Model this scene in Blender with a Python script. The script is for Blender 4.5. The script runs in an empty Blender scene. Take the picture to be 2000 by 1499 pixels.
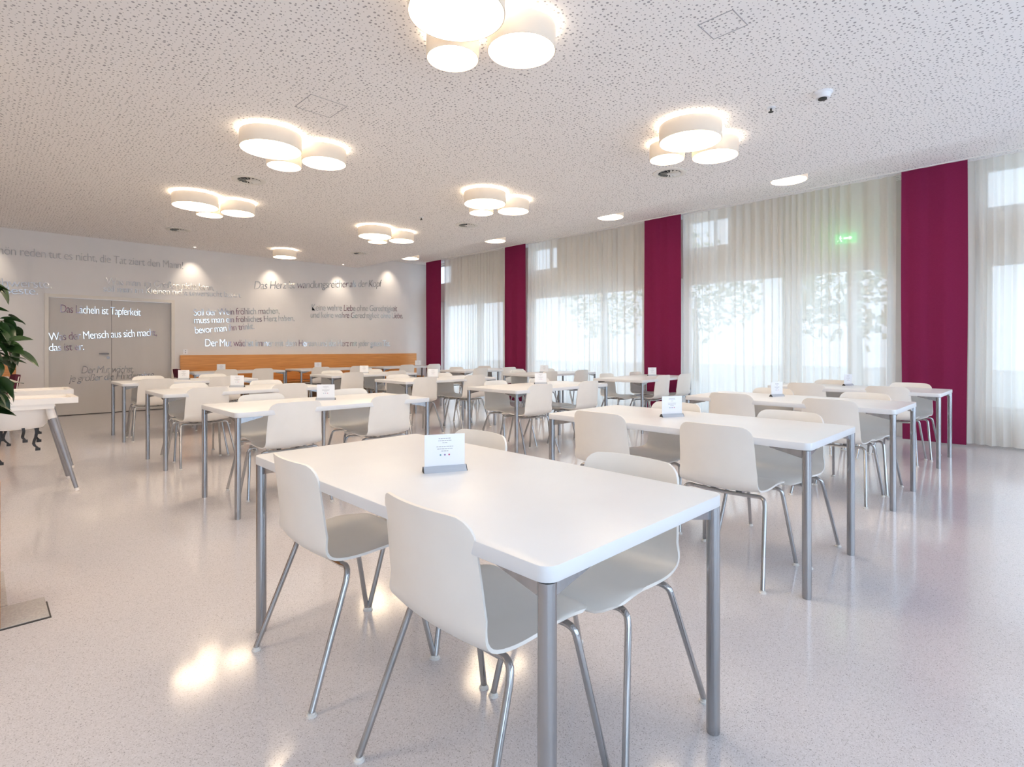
import bpy, bmesh, math, random
from mathutils import Vector, Matrix
R = math.radians
random.seed(7)
scene = bpy.context.scene
C = scene.collection

# ------------------------------------------------------------------ camera, world, exposure
CAM_H = 1.19
cam_data = bpy.data.cameras.new('camera')
cam_data.sensor_width = 36.0
cam_data.sensor_fit = 'HORIZONTAL'
cam_data.lens = 1057.0 / 2000.0 * 36.0
cam_data.shift_y = -69.5 / 2000.0
cam_data.clip_start = 0.05
cam_data.clip_end = 200
cam = bpy.data.objects.new('camera', cam_data)
cam.location = (0, 0, CAM_H)
cam.rotation_euler = (R(90), 0, -math.atan2(1045.0, 1057.0))
C.objects.link(cam)
scene.camera = cam

world = bpy.data.worlds.new('overcast_sky')
scene.world = world
world.use_nodes = True
bg = world.node_tree.nodes['Background']
bg.inputs[0].default_value = (0.68, 0.81, 1.0, 1)
bg.inputs[1].default_value = 1.6

scene.view_settings.view_transform = 'Standard'
scene.view_settings.look = 'None'
scene.view_settings.gamma = 1
scene.view_settings.use_curve_mapping = False
scene.view_settings.exposure = 1.34
scene.cycles.use_denoising = True
scene.cycles.max_bounces = 10
scene.cycles.diffuse_bounces = 6
scene.cycles.glossy_bounces = 4
scene.cycles.transparent_max_bounces = 12
scene.cycles.transmission_bounces = 6
scene.cycles.sample_clamp_indirect = 6.0
scene.cycles.caustics_reflective = False
scene.cycles.caustics_refractive = False
LAMP = (1.0, 0.79, 0.56)
LAMP_POWER = 7.6
SPOT_POWER = 13.0

# ------------------------------------------------------------------ materials
def newmat(name):
    m = bpy.data.materials.new(name)
    m.use_nodes = True
    return m, m.node_tree.nodes, m.node_tree.links
def principled(name, col, rough=0.5, metal=0.0, spec=0.5, coat=0.0, emit=None, estr=0.0):
    m, n, l = newmat(name)
    p = n['Principled BSDF']
    p.inputs['Base Color'].default_value = (*col, 1)
    p.inputs['Roughness'].default_value = rough
    p.inputs['Metallic'].default_value = metal
    p.inputs['Specular IOR Level'].default_value = spec
    p.inputs['Coat Weight'].default_value = coat
    if emit:
        p.inputs['Emission Color'].default_value = (*emit, 1)
        p.inputs['Emission Strength'].default_value = estr
    return m
def noisy(name, c1, c2, scale, rough=0.5, metal=0.0, stretch=(1, 1, 1), bump=0.0, detail=4, spec=0.5, lo=.3, hi=.7):
    m, n, l = newmat(name)
    p = n['Principled BSDF']
    tc = n.new('ShaderNodeTexCoord'); mp = n.new('ShaderNodeMapping')
    mp.inputs['Scale'].default_value = stretch
    nz = n.new('ShaderNodeTexNoise'); nz.inputs['Scale'].default_value = scale; nz.inputs['Detail'].default_value = detail
    cr = n.new('ShaderNodeValToRGB')
    cr.color_ramp.elements[0].position = lo; cr.color_ramp.elements[0].color = (*c1, 1)
    cr.color_ramp.elements[1].position = hi; cr.color_ramp.elements[1].color = (*c2, 1)
    l.new(tc.outputs['Object'], mp.inputs[0]); l.new(mp.outputs[0], nz.inputs['Vector'])
    l.new(nz.outputs['Fac'], cr.inputs[0]); l.new(cr.outputs[0], p.inputs['Base Color'])
    p.inputs['Roughness'].default_value = rough; p.inputs['Metallic'].default_value = metal
    p.inputs['Specular IOR Level'].default_value = spec
    if bump:
        b = n.new('ShaderNodeBump'); b.inputs['Strength'].default_value = bump; b.inputs['Distance'].default_value = 0.002
        l.new(nz.outputs['Fac'], b.inputs['Height']); l.new(b.outputs[0], p.inputs['Normal'])
    return m

def ceiling_material():
    """white plasterboard with round holes of several sizes scattered over it"""
    m, n, l = newmat('perforated_plaster')
    p = n['Principled BSDF']; p.inputs['Roughness'].default_value = 0.9; p.inputs['Specular IOR Level'].default_value = 0.1
    tc = n.new('ShaderNodeTexCoord')
    v = n.new('ShaderNodeTexVoronoi'); v.voronoi_dimensions = '2D'; v.inputs['Scale'].default_value = 31.0
    v.inputs['Randomness'].default_value = 0.72
    l.new(tc.outputs['Object'], v.inputs['Vector'])
    sep = n.new('ShaderNodeSeparateColor'); l.new(v.outputs['Color'], sep.inputs[0])
    pw = n.new('ShaderNodeMath'); pw.operation = 'POWER'; pw.inputs[1].default_value = 1.7; l.new(sep.outputs[0], pw.inputs[0])
    mr = n.new('ShaderNodeMapRange'); mr.inputs['To Min'].default_value = 0.09; mr.inputs['To Max'].default_value = 0.27
    l.new(pw.outputs[0], mr.inputs[0])
    lt = n.new('ShaderNodeMath'); lt.operation = 'LESS_THAN'; l.new(v.outputs['Distance'], lt.inputs[0]); l.new(mr.outputs[0], lt.inputs[1])
    fac = lt.outputs[0]
    mix = n.new('ShaderNodeMix'); mix.data_type = 'RGBA'
    mix.inputs[6].default_value = (0.90, 0.885, 0.875, 1); mix.inputs[7].default_value = (0.40, 0.39, 0.40, 1)
    l.new(fac, mix.inputs[0]); l.new(mix.outputs[2], p.inputs['Base Color'])
    return m

def floor_material():
    """polished pale terrazzo with fine grey grains"""
    m, n, l = newmat('pale_terrazzo')
    p = n['Principled BSDF']
    tc = n.new('ShaderNodeTexCoord')
    v = n.new('ShaderNodeTexVoronoi'); v.voronoi_dimensions = '2D'; v.inputs['Scale'].default_value = 380
    l.new(tc.outputs['Object'], v.inputs['Vector'])
    sep = n.new('ShaderNodeSeparateColor'); l.new(v.outputs['Color'], sep.inputs[0])
    cr = n.new('ShaderNodeValToRGB'); cr.color_ramp.interpolation = 'CONSTANT'
    e = cr.color_ramp.elements
    e[0].position = 0.0; e[0].color = (0.36, 0.345, 0.36, 1)
    e[1].position = 0.04; e[1].color = (0.53, 0.51, 0.53, 1)
    for pos, c in ((0.16, (0.61, 0.59, 0.615)), (0.55, (0.645, 0.625, 0.65)), (0.88, (0.69, 0.67, 0.70))):
        x = e.new(pos); x.color = (*c, 1)
    l.new(sep.outputs[0], cr.inputs[0]); l.new(cr.outputs[0], p.inputs['Base Color'])
    nz = n.new('ShaderNodeTexNoise'); nz.inputs['Scale'].default_value = 1.3; nz.inputs['Detail'].default_value = 5
    l.new(tc.outputs['Object'], nz.inputs['Vector'])
    mr = n.new('ShaderNodeMapRange'); mr.inputs['To Min'].default_value = 0.07; mr.inputs['To Max'].default_value = 0.14
    l.new(nz.outputs['Fac'], mr.inputs[0]); l.new(mr.outputs[0], p.inputs['Roughness'])
    p.inputs['Specular IOR Level'].default_value = 0.55
    return m

def fabric_material(name, col, dark, transl=0.15):
    m, n, l = newmat(name)
    out = n['Material Output']; n.remove(n['Principled BSDF'])
    tc = n.new('ShaderNodeTexCoord'); mp = n.new('ShaderNodeMapping'); mp.inputs['Scale'].default_value = (60, 60, 600)
    nz = n.new('ShaderNodeTexNoise'); nz.inputs['Scale'].default_value = 1.0
    l.new(tc.outputs['Object'], mp.inputs[0]); l.new(mp.outputs[0], nz.inputs['Vector'])
    mix = n.new('ShaderNodeMix'); mix.data_type = 'RGBA'; mix.inputs[6].default_value = (*dark, 1); mix.inputs[7].default_value = (*col, 1)
    l.new(nz.outputs['Fac'], mix.inputs[0])
    d = n.new('ShaderNodeBsdfDiffuse'); t = n.new('ShaderNodeBsdfTranslucent')
    l.new(mix.outputs[2], d.inputs[0]); l.new(mix.outputs[2], t.inputs[0])
    ms = n.new('ShaderNodeMixShader'); ms.inputs[0].default_value = transl
    l.new(d.outputs[0], ms.inputs[1]); l.new(t.outputs[0], ms.inputs[2]); l.new(ms.outputs[0], out.inputs[0])
    return m
def sheer_material():
    m, n, l = newmat('sheer_voile')
    out = n['Material Output']; n.remove(n['Principled BSDF'])
    d = n.new('ShaderNodeBsdfDiffuse'); t = n.new('ShaderNodeBsdfTranslucent'); tr = n.new('ShaderNodeBsdfTransparent')
    d.inputs[0].default_value = (0.96, 0.93, 0.87, 1); t.inputs[0].default_value = (0.74, 0.735, 0.72, 1)
    a = n.new('ShaderNodeMixShader'); a.inputs[0].default_value = 0.52
    l.new(d.outputs[0], a.inputs[1]); l.new(t.outputs[0], a.inputs[2])
    b = n.new('ShaderNodeMixShader'); b.inputs[0].default_value = 0.66
    lw = n.new('ShaderNodeLayerWeight'); lw.inputs[0].default_value = 0.35
    mr = n.new('ShaderNodeMapRange'); mr.inputs['To Min'].default_value = 0.87; mr.inputs['To Max'].default_value = 0.99
    l.new(lw.outputs['Facing'], mr.inputs[0]); l.new(mr.outputs[0], b.inputs[0])
    l.new(tr.outputs[0], b.inputs[1]); l.new(a.outputs[0], b.inputs[2]); l.new(b.outputs[0], out.inputs[0])
    return m
def glass_material():
    m, n, l = newmat('window_glass')
    out = n['Material Output']; n.remove(n['Principled BSDF'])
    tr = n.new('ShaderNodeBsdfTransparent'); tr.inputs[0].default_value = (0.97, 0.99, 0.98, 1)
    g = n.new('ShaderNodeBsdfGlossy'); g.inputs['Roughness'].default_value = 0.0
    lw = n.new('ShaderNodeLayerWeight'); lw.inputs[0].default_value = 0.5
    pw = n.new('ShaderNodeMath'); pw.operation = 'POWER'; pw.inputs[1].default_value = 5.0; l.new(lw.outputs['Facing'], pw.inputs[0])
    f = n.new('ShaderNodeMath'); f.operation = 'MULTIPLY_ADD'; f.inputs[1].default_value = 0.7; f.inputs[2].default_value = 0.03; l.new(pw.outputs[0], f.inputs[0])
    ms = n.new('ShaderNodeMixShader')
    l.new(f.outputs[0], ms.inputs[0]); l.new(tr.outputs[0], ms.inputs[1]); l.new(g.outputs[0], ms.inputs[2]); l.new(ms.outputs[0], out.inputs[0])
    return m
def shade_material():
    """fabric drum side, lit from inside"""
    m, n, l = newmat('lamp_fabric')
    out = n['Material Output']; n.remove(n['Principled BSDF'])
    d = n.new('ShaderNodeBsdfDiffuse'); t = n.new('ShaderNodeBsdfTranslucent')
    d.inputs[0].default_value = (0.70, 0.65, 0.59, 1); t.inputs[0].default_value = (0.85, 0.78, 0.68, 1)
    a = n.new('ShaderNodeMixShader'); a.inputs[0].default_value = 0.04
    l.new(d.outputs[0], a.inputs[1]); l.new(t.outputs[0], a.inputs[2])
    e = n.new('ShaderNodeEmission'); e.inputs[0].default_value = (1, .78, .55, 1); e.inputs[1].default_value = 0.07
    s = n.new('ShaderNodeAddShader'); l.new(a.outputs[0], s.inputs[0]); l.new(e.outputs[0], s.inputs[1]); l.new(s.outputs[0], out.inputs[0])
    return m
def emission(name, col, s):
    m, n, l = newmat(name)
    out = n['Material Output']; n.remove(n['Principled BSDF'])
    e = n.new('ShaderNodeEmission'); e.inputs[0].default_value = (*col, 1); e.inputs[1].default_value = s
    l.new(e.outputs[0], out.inputs[0])
    return m
def wood_material(name, c1, c2):
    m, n, l = newmat(name)
    p = n['Principled BSDF']; p.inputs['Roughness'].default_value = 0.38
    tc = n.new('ShaderNodeTexCoord'); mp = n.new('ShaderNodeMapping'); mp.inputs['Scale'].default_value = (0.7, 6, 22)
    nz = n.new('ShaderNodeTexNoise'); nz.inputs['Scale'].default_value = 3.0; nz.inputs['Detail'].default_value = 7; nz.inputs['Distortion'].default_value = 0.6
    cr = n.new('ShaderNodeValToRGB'); cr.color_ramp.elements[0].position = .3; cr.color_ramp.elements[1].position = .72
    cr.color_ramp.elements[0].color = (*c1, 1); cr.color_ramp.elements[1].color = (*c2, 1)
    l.new(tc.outputs['Object'], mp.inputs[0]); l.new(mp.outputs[0], nz.inputs['Vector']); l.new(nz.outputs['Fac'], cr.inputs[0]); l.new(cr.outputs[0], p.inputs['Base Color'])
    return m

M_CEIL = ceiling_material()
M_PLASTER = noisy('smooth_white_paint', (.80, .795, .79), (.84, .835, .83), 3, .85, spec=.1)
M_FLOOR = floor_material()
M_WALL = noisy('wall_paint', (.75, .735, .73), (.78, .765, .76), 2.5, .75, spec=.2)
M_FRAMEWALL = noisy('facade_inner_paint', (.76, .73, .68), (.80, .77, .72), 2.0, .8, spec=.15)
M_DOOR = noisy('door_laminate', (.57, .54, .51), (.60, .565, .535), 6, .45, stretch=(1, 1, .2))
M_DOORFRAME = noisy('door_frame_paint', (.72, .68, .62), (.75, .71, .65), 5, .4)
M_GAP = principled('dark_joint', (.05, .045, .04), .8)
M_TABLE = noisy('white_laminate', (.74, .755, .78), (.77, .785, .81), 4, .34, spec=.5)
M_CHROME = noisy('chrome', (.40, .41, .42), (.52, .53, .55), 5, .12, metal=1.0)
M_SATIN = noisy('satin_steel', (.36, .37, .39), (.47, .48, .50), 30, .20, metal=1.0, stretch=(1, 1, .05))
M_SHELL = noisy('cream_white_polypropylene', (.83, .80, .755), (.86, .83, .785), 8, .38)
M_GLIDE = principled('pale_glide', (.70, .69, .67), .5)
M_RED = fabric_material('burgundy_drape', (0.28, 0.030, 0.098), (0.20, 0.020, 0.070), .10)
M_UPHOL = fabric_material('burgundy_upholstery', (0.16, 0.045, 0.07), (0.10, 0.03, 0.045), 0)
M_SHEER = sheer_material()
M_GLASS = glass_material()
M_WINFRAME = noisy('white_window_frame', (.78, .79, .80), (.82, .83, .84), 5, .4)
M_SHADE = shade_material()
M_DIFF = emission('lit_diffuser', LAMP, LAMP_POWER)
M_UPGLOW = emission('lamp_top_light', LAMP, LAMP_POWER * 1.5)
M_OAK = wood_material('oiled_oak', (.58, .235, .055), (.80, .38, .11))
M_OAKSHADE = wood_material('shaded_oak_base', (.16, .075, .028), (.24, .12, .045))  # bench oak again, darkened to paint in the shade below the seat
M_MIRROR = principled('mirror_foil', (.66, .69, .74), .05, 1.0)
M_PAPER = principled('white_card', (.86, .88, .92), .5)
M_ALU = noisy('brushed_aluminium', (.46, .50, .57), (.54, .58, .64), 60, .4, metal=.2, stretch=(.1, 1, 1))
M_BLACK = principled('black_plastic', (.02, .02, .022), .45)
M_INK = principled('grey_print', (.42, .42, .45), .7)
M_HCW = noisy('white_plastic', (.86, .82, .78), (.89, .85, .81), 6, .3)
M_HCL = noisy('grey_lacquered_tube', (.30, .30, .32), (.36, .36, .38), 10, .35, metal=.5)
M_LEAF = noisy('glossy_leaf', (.013, .038, .009), (.045, .088, .022), 14, .3, spec=.6)
M_STEM = noisy('green_brown_stem', (.07, .06, .03), (.12, .10, .05), 20, .7)
M_SOIL = noisy('potting_soil', (.03, .02, .015), (.07, .05, .03), 60, .95)
M_PLANTER = wood_material('planter_oak', (.30, .12, .04), (.60, .32, .13))
M_GREYPLATE = noisy('grey_terrazzo_cover', (.42, .40, .39), (.56, .54, .52), 120, .25)
M_GREYTRIM = principled('vent_grey', (.78, .77, .73), .5)
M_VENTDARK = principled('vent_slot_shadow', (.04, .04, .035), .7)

# ------------------------------------------------------------------ mesh helpers
def link(name, mesh, mat=None, parent=None):
    o = bpy.data.objects.new(name, mesh)
    C.objects.link(o)
    if mat is not None:
        if isinstance(mat, (list, tuple)):
            for x in mat: mesh.materials.append(x)
        else:
            mesh.materials.append(mat)
    if parent is not None:
        o.parent = parent
    return o
def mk(name, bm, mat, parent=None, smooth=False, bevel=0.0, seg=2):
    if bevel:
        es = [e for e in bm.edges if len(e.link_faces) == 2 and e.calc_face_angle(0) > 0.6]
        bmesh.ops.bevel(bm, geom=es, offset=bevel, segments=seg, affect='EDGES', clamp_overlap=True, profile=.5)
    me = bpy.data.meshes.new(name)
    bm.normal_update()
    bm.to_mesh(me); bm.free()
    if smooth:
        for p in me.polygons: p.use_smooth = True
        me.set_sharp_from_angle(angle=R(38))
    return link(name, me, mat, parent)
def box(bm, x0, x1, y0, y1, z0, z1, mi=0):
    vs = [bm.verts.new(p) for p in ((x0, y0, z0), (x1, y0, z0), (x1, y1, z0), (x0, y1, z0), (x0, y0, z1), (x1, y0, z1), (x1, y1, z1), (x0, y1, z1))]
    for f in ((3, 2, 1, 0), (4, 5, 6, 7), (0, 1, 5, 4), (1, 2, 6, 5), (2, 3, 7, 6), (3, 0, 4, 7)):
        fc = bm.faces.new([vs[i] for i in f]); fc.material_index = mi
def B(*a):
    bm = bmesh.new(); box(bm, *a); return bm
def tube(bm, pts, rad, n=10, cap=True):
    """round tube along pts; rad may be a list"""
    pts = [Vector(p) for p in pts]
    rs = rad if isinstance(rad, (list, tuple)) else [rad] * len(pts)
    rings = []
    t0 = (pts[1] - pts[0]).normalized()
    up = Vector((0, 0, 1)) if abs(t0.z) < .9 else Vector((1, 0, 0))
    a = t0.cross(up).normalized()
    for i, p in enumerate(pts):
        if i == 0: t = (pts[1] - p)
        elif i == len(pts) - 1: t = (p - pts[i - 1])
        else: t = (pts[i + 1] - p).normalized() + (p - pts[i - 1]).normalized()
        t.normalize()
        a = (a - t * a.dot(t)).normalized()
        b = t.cross(a)
        rings.append([bm.verts.new(p + (a * math.cos(2 * math.pi * k / n) + b * math.sin(2 * math.pi * k / n)) * rs[i]) for k in range(n)])
    for i in range(len(rings) - 1):
        for k in range(n):
            bm.faces.new((rings[i][k], rings[i][(k + 1) % n], rings[i + 1][(k + 1) % n], rings[i + 1][k]))
    if cap:
        bm.faces.new(rings[0][::-1]); bm.faces.new(rings[-1])
def lathe(bm, prof, n=32, c=(0, 0, 0)):
    """profile of (radius, z) turned round z; r = 0 closes it"""
    rings = []
    for r, z in prof:
        if r < 1e-6: rings.append([bm.verts.new((c[0], c[1], c[2] + z))])
        else: rings.append([bm.verts.new((c[0] + r * math.cos(2 * math.pi * k / n), c[1] + r * math.sin(2 * math.pi * k / n), c[2] + z)) for k in range(n)])
    for a, b in zip(rings, rings[1:]):
        for k in range(n):
            k2 = (k + 1) % n
            if len(a) == 1 and len(b) == 1: continue
            if len(a) == 1: bm.faces.new((a[0], b[k2], b[k]))
            elif len(b) == 1: bm.faces.new((a[k], a[k2], b[0]))
            else: bm.faces.new((a[k], a[k2], b[k2], b[k]))
def catmull(pts, n=6):
    pts = [Vector(p) for p in pts]
    P = [pts[0] * 2 - pts[1]] + pts + [pts[-1] * 2 - pts[-2]]
    out = []
    for i in range(1, len(P) - 2):
        for k in range(n):
            t = k / n
            out.append(0.5 * ((2 * P[i]) + (-P[i - 1] + P[i + 1]) * t + (2 * P[i - 1] - 5 * P[i] + 4 * P[i + 1] - P[i + 2]) * t * t + (-P[i - 1] + 3 * P[i] - 3 * P[i + 1] + P[i + 2]) * t ** 3))
    out.append(pts[-1])
    return out
def thing(name, label, cat, loc=(0, 0, 0), rz=0.0, group=None):
    o = bpy.data.objects.new(name, None)
    o.empty_display_size = .1
    C.objects.link(o)
    o.location = loc; o.rotation_euler = (0, 0, rz)
    o['label'] = label; o['category'] = cat
    if group: o['group'] = group
    return o
def tag(o, label, cat, group=None, kind=None):
    o['label'] = label; o['category'] = cat
    if group: o['group'] = group
    if kind: o['kind'] = kind
    return o
def struct(name, bm, mat, parent=None, **k):
    o = mk(name, bm, mat, parent, **k)
    if parent is None: o['kind'] = 'structure'
    return o
def dup(root, loc, rz, label, group=None, name=None):
    r = root.copy(); C.objects.link(r); r.location = loc; r.rotation_euler = (0, 0, rz)
    r['label'] = label
    if group: r['group'] = group
    def rec(src, dst):
        for ch in list(src.children):
            c = ch.copy(); C.objects.link(c); c.parent = dst
            rec(ch, c)
    rec(root, r)
    return r

# ------------------------------------------------------------------ room shell
XW, YW = 8.85, 12.2            # inner faces of the window wall and the lettered wall
X0, Y0 = -3.6, -3.0
ZL, ZH = 3.17, 3.45            # low perforated ceiling, higher strip along the windows
STEP = 6.70
struct('floor', B(X0 - .2, XW + .3, Y0 - .2, YW + .2, -.12, 0), M_FLOOR)
struct('ceiling', B(X0, STEP, Y0, YW, ZL, ZH + .12), M_CEIL)
struct('ceiling', B(STEP, XW + .3, Y0, YW, ZH, ZH + .12), M_CEIL)
struct('wall_left', B(X0 - .15, X0, Y0, YW, 0, ZH + .12), M_WALL)
bm = bmesh.new()
for a in ((X0 - .15, X0 + .4, 0, ZH + .12), (XW - .4, XW + .3, 0, ZH + .12), (X0 + .4, XW - .4, 0, .1), (X0 + .4, XW - .4, 2.9, ZH + .12)):
    box(bm, a[0], a[1], Y0 - .15, Y0, a[2], a[3])
struct('wall_rear', bm, M_WALL)
w9 = bpy.data.objects.new('window_9', None); C.objects.link(w9); w9['kind'] = 'structure'; w9.location = (X0 + .4, Y0 - .12, .1)
LW = XW - X0 - .8
bm = bmesh.new(); box(bm, 0, LW, 0, .08, 0, .06); box(bm, 0, LW, 0, .08, 2.74, 2.8)
for k in range(9): box(bm, LW * k / 8 - .03, LW * k / 8 + .03, 0, .08, .06, 2.74)
mk('window_frame', bm, M_WALL, w9)
for k in range(8): mk('window_pane', B(LW * k / 8 + .03, LW * (k + 1) / 8 - .03, .035, .045, .06, 2.74), M_GLASS, w9)
# lettered wall with the double door opening
DX0, DX1, DZ = 0.855, 2.72, 2.09
bm = bmesh.new()
box(bm, X0 - .15, DX0, YW, YW + .22, 0, ZH + .12)
box(bm, DX1, XW + .3, YW, YW + .22, 0, ZH + .12)
box(bm, DX0, DX1, YW, YW + .22, DZ, ZH + .12)
struct('wall_back', bm, M_WALL)
# double door
d = bpy.data.objects.new('door_1', None); C.objects.link(d); d['kind'] = 'structure'; d.location = (DX0, YW, 0)
bm = bmesh.new()
fw_, w_ = .035, DX1 - DX0
box(bm, -fw_, 0.02, -.02, .20, 0, DZ + fw_)
box(bm, w_ - .02, w_ + fw_, -.02, .20, 0, DZ + fw_)
box(bm, 0.02, w_ - .02, -.02, .20, DZ - .02, DZ + fw_)
mk('door_frame', bm, M_DOORFRAME, d, bevel=.004)
seam = 1.76 - DX0
l1 = mk('door_leaf', B(.024, seam - .003, .05, .095, .012, DZ - .024), M_DOOR, d, bevel=.003)
l2 = mk('door_leaf', B(seam + .003, w_ - .024, .05, .095, .012, DZ - .024), M_DOOR, d, bevel=.003)
mk('floor_gap', B(.0, w_, .06, .2, -.01, .010), M_GAP, d)
mk('leaf_joint', B(seam - .003, seam + .003, .055, .09, .012, DZ - .03), M_GAP, d)
bm = bmesh.new()
tube(bm, catmull([(1.71 - DX0, .05, 1.085), (1.71 - DX0, .015, 1.085), (1.70 - DX0, .0, 1.086), (1.66 - DX0, -.004, 1.087), (1.57 - DX0, -.004, 1.087)], 5), .011, 10)
mk('door_handle', bm, M_HCL, l1, smooth=True)
bm = bmesh.new(); lathe(bm, [(0, 0), (.026, 0), (.026, .008), (0, .008)], 20); bmesh.ops.rotate(bm, verts=bm.verts, matrix=Matrix.Rotation(R(90), 3, 'X')); bmesh.ops.translate(bm, verts=bm.verts, vec=(1.71 - DX0, .05, 1.013))
mk('keyhole_plate', bm, M_HCL, l1, smooth=True)

# window wall: y-extents of the openings
WY = [('bay', -2.6, .64, .41, 2.26), ('bay', 1.56, 4.70, 0.0, 2.42), ('bay', 5.42, 8.46, 0.0, 2.42), ('bay', 9.24, 11.66, 0.0, 2.42)]
CLZ = 2.90
CL = [(-.30, .66), (3.86, 4.62), (7.58, 8.40), (11.22, 12.0)]
ys = sorted({Y0, YW, *[a for _, a, b, *_ in WY], *[b for _, a, b, *_ in WY], *[a for a, b in CL], *[b for a, b in CL]})
bm = bmesh.new()
for a, b in zip(ys, ys[1:]):
    c = (a + b) / 2
    low = next(((z0, z1) for _, p, q, z0, z1 in WY if p < c < q), None)
    up = next((1 for p, q in CL if p < c < q), None)
    segs = []
    if low:
        if low[0] > 0: segs.append((0, low[0]))
        segs.append((low[1], CLZ if up else ZH + .12))
    else: segs.append((0, CLZ if up else ZH + .12))
    if up: segs.append((ZH - .03, ZH + .12))
    for z0, z1 in segs: box(bm, XW, XW + .28, a, b, z0, z1)
struct('wall_right', bm, M_FRAMEWALL)
def window(no, y0, y1, z0, z1, divs, fr=.06):
    """frame with mullions at divs = list of (ya, yb) and one pane per light"""
    w = bpy.data.objects.new('window_%d' % no, None); C.objects.link(w); w['kind'] = 'structure'; w.location = (XW + .10, y0, z0)
    bm = bmesh.new(); H = z1 - z0; L = y1 - y0
    box(bm, 0, .08, 0, L, H - fr, H); box(bm, 0, .08, 0, L, 0, fr)
    edges = [(0, fr)] + [(a - y0, b - y0) for a, b in divs] + [(L - fr, L)]
    for a, b in edges: box(bm, 0, .08, a, b, fr, H - fr)
    mk('window_frame', bm, M_WINFRAME, w)
    for (a, b), (c, e) in zip(edges, edges[1:]):
        mk('window_pane', B(.035, .045, b, c, fr, H - fr), M_GLASS, w)
    return w
window(1, -2.6, .64, .41, 2.26, [(-1.3, -1.2), (-.30, -.2)], .05)
window(2, 1.56, 4.70, .0, 2.42, [(2.06, 2.16), (2.78, 3.05)], .12)
window(3, 5.42, 8.46, .0, 2.42, [(6.41, 6.52)], .12)
window(4, 9.24, 11.66, .0, 2.42, [(10.13, 10.31)], .12)
for i, (a, b) in enumerate(CL):
    window(5 + i, a, b, CLZ, ZH - .03, [(a + .26, a + .29)] if i in (1, 2) else [], .035)
bm = B(XW - .10, XW + .0, -2.6, .64, .385, .41); struct('trim_1', bm, M_WINFRAME)   # inner sill board under the last bay

# ------------------------------------------------------------------ oak bench along the lettered wall
def bench(x0, x1, label):
    t = thing('wall_bench', label, 'bench', (x0, YW, 0), 0)
    L = x1 - x0
    mk('bench_back', B(0, L, -.055, -.002, .47, 1.045), M_OAK, t, bevel=.004)
    mk('bench_seat', B(0, L, -.40, -.056, .42, .46), M_OAK, t, bevel=.006)
    mk('bench_base', B(.03, L - .03, -.36, -.06, 0.0, .42), M_OAKSHADE, t)
    return t
bench(2.845, 8.40, 'long oak bench with tall back panel below the mirror lettering')
bench(-3.4, .46, 'oak bench back partly hidden by the plant, beside the grey door')

# small socket plate on the wall above the bench end
t = thing('wall_socket', 'small white double socket plate on the wall above the bench end', 'socket', (2.94, YW, 1.115))
mk('cover_plate', B(-.04, .04, -.012, 0, -.045, .045), M_PAPER, t, bevel=.003)
bm = bmesh.new()
for dz in (-.02, .02):
    lathe(bm, [(0, 0), (.012, 0), (.012, .002), (0, .002)], 14, (0, -dz, .0))
bmesh.ops.rotate(bm, verts=bm.verts, matrix=Matrix.Rotation(R(90), 3, 'X')); bmesh.ops.translate(bm, verts=bm.verts, vec=(0, -.0125, 0))
mk('socket_inset', bm, M_INK, t)

# ------------------------------------------------------------------ mirror lettering
FONT = None
def text_mesh(body, shear=0.0, spacing=.88, offset=-.017, depth=.01):
    cu = bpy.data.curves.new('txt', 'FONT'); cu.body = body; cu.size = 1.0; cu.shear = shear; cu.space_character = spacing
    cu.offset = offset; cu.extrude = depth; cu.resolution_u = 4
    o = bpy.data.objects.new('txt', cu); C.objects.link(o)
    bpy.context.view_layer.update()
    dg = bpy.context.evaluated_depsgraph_get()
    me = bpy.data.meshes.new_from_object(o.evaluated_get(dg))
    bpy.data.objects.remove(o); bpy.data.curves.remove(cu)
    return me
def quote(lines, label):
    """lines: (text, x0, z0, x1, z1, cap height, shear); letters lie 3 mm proud of the wall"""
    x, z = lines[0][1], lines[0][2]
    single = len(lines) == 1
    root = None if single else thing('wall_lettering', label, 'lettering', (x, YW, z), 0, 'mirror quotations on the wall')
    for body, x0, z0, x1, z1, cap, sh in lines:
        me = text_mesh(body, sh)
        xs = [v.co.x for v in me.vertices]; a, b = min(xs), max(xs)
        L = math.hypot(x1 - x0, z1 - z0); sx = L / (b - a); sz = cap / .63
        ang = math.atan2(z1 - z0, x1 - x0)
        for v in me.vertices:
            px = (v.co.x - a) * sx; pz = v.co.y * sz; py = -v.co.z * .25
            v.co = Vector((px * math.cos(ang) - pz * math.sin(ang) + x0 - x, py, px * math.sin(ang) + pz * math.cos(ang) + z0 - z))
        me.name = 'letters'
        if single:
            o = link('wall_lettering', me, M_MIRROR); o.location = (x, YW - .0045, z)
            tag(o, label, 'lettering', 'mirror quotations on the wall')
        else:
            o = link('text_line', me, M_MIRROR, root); o.location = (0, -.0045, 0)
IT = .25
quote([('Schön reden tut es nicht, die Tat ziert den Mann!', .12, 2.727, 2.90, 2.755, .13, 0)], 'highest mirror lettering line, running over the grey door just below the ceiling')
quote([('Anfangen ist oft das Schwerste,', -1.35, 2.13, .915, 2.221, .13, 0), ('treu bleiben das Beste.', -.95, 2.03, .735, 2.095, .12, 0)], 'two mirror lettering lines ending at the door frame corner beside the plant')
quote([('Was man im Großen nicht kann,', 1.67, 2.345, 3.457, 2.366, .12, 0), ('soll man im Kleinen nicht unversucht lassen.', 1.63, 2.215, 3.98, 2.253, .11, 0)], 'two mirror lettering lines just above the grey door, lit by a spot')
quote([('Das Lächeln ist Tapferkeit', 1.037, 1.81, 2.207, 1.80, .13, 0)], 'single mirror lettering line high on the grey door leaves')
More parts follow.
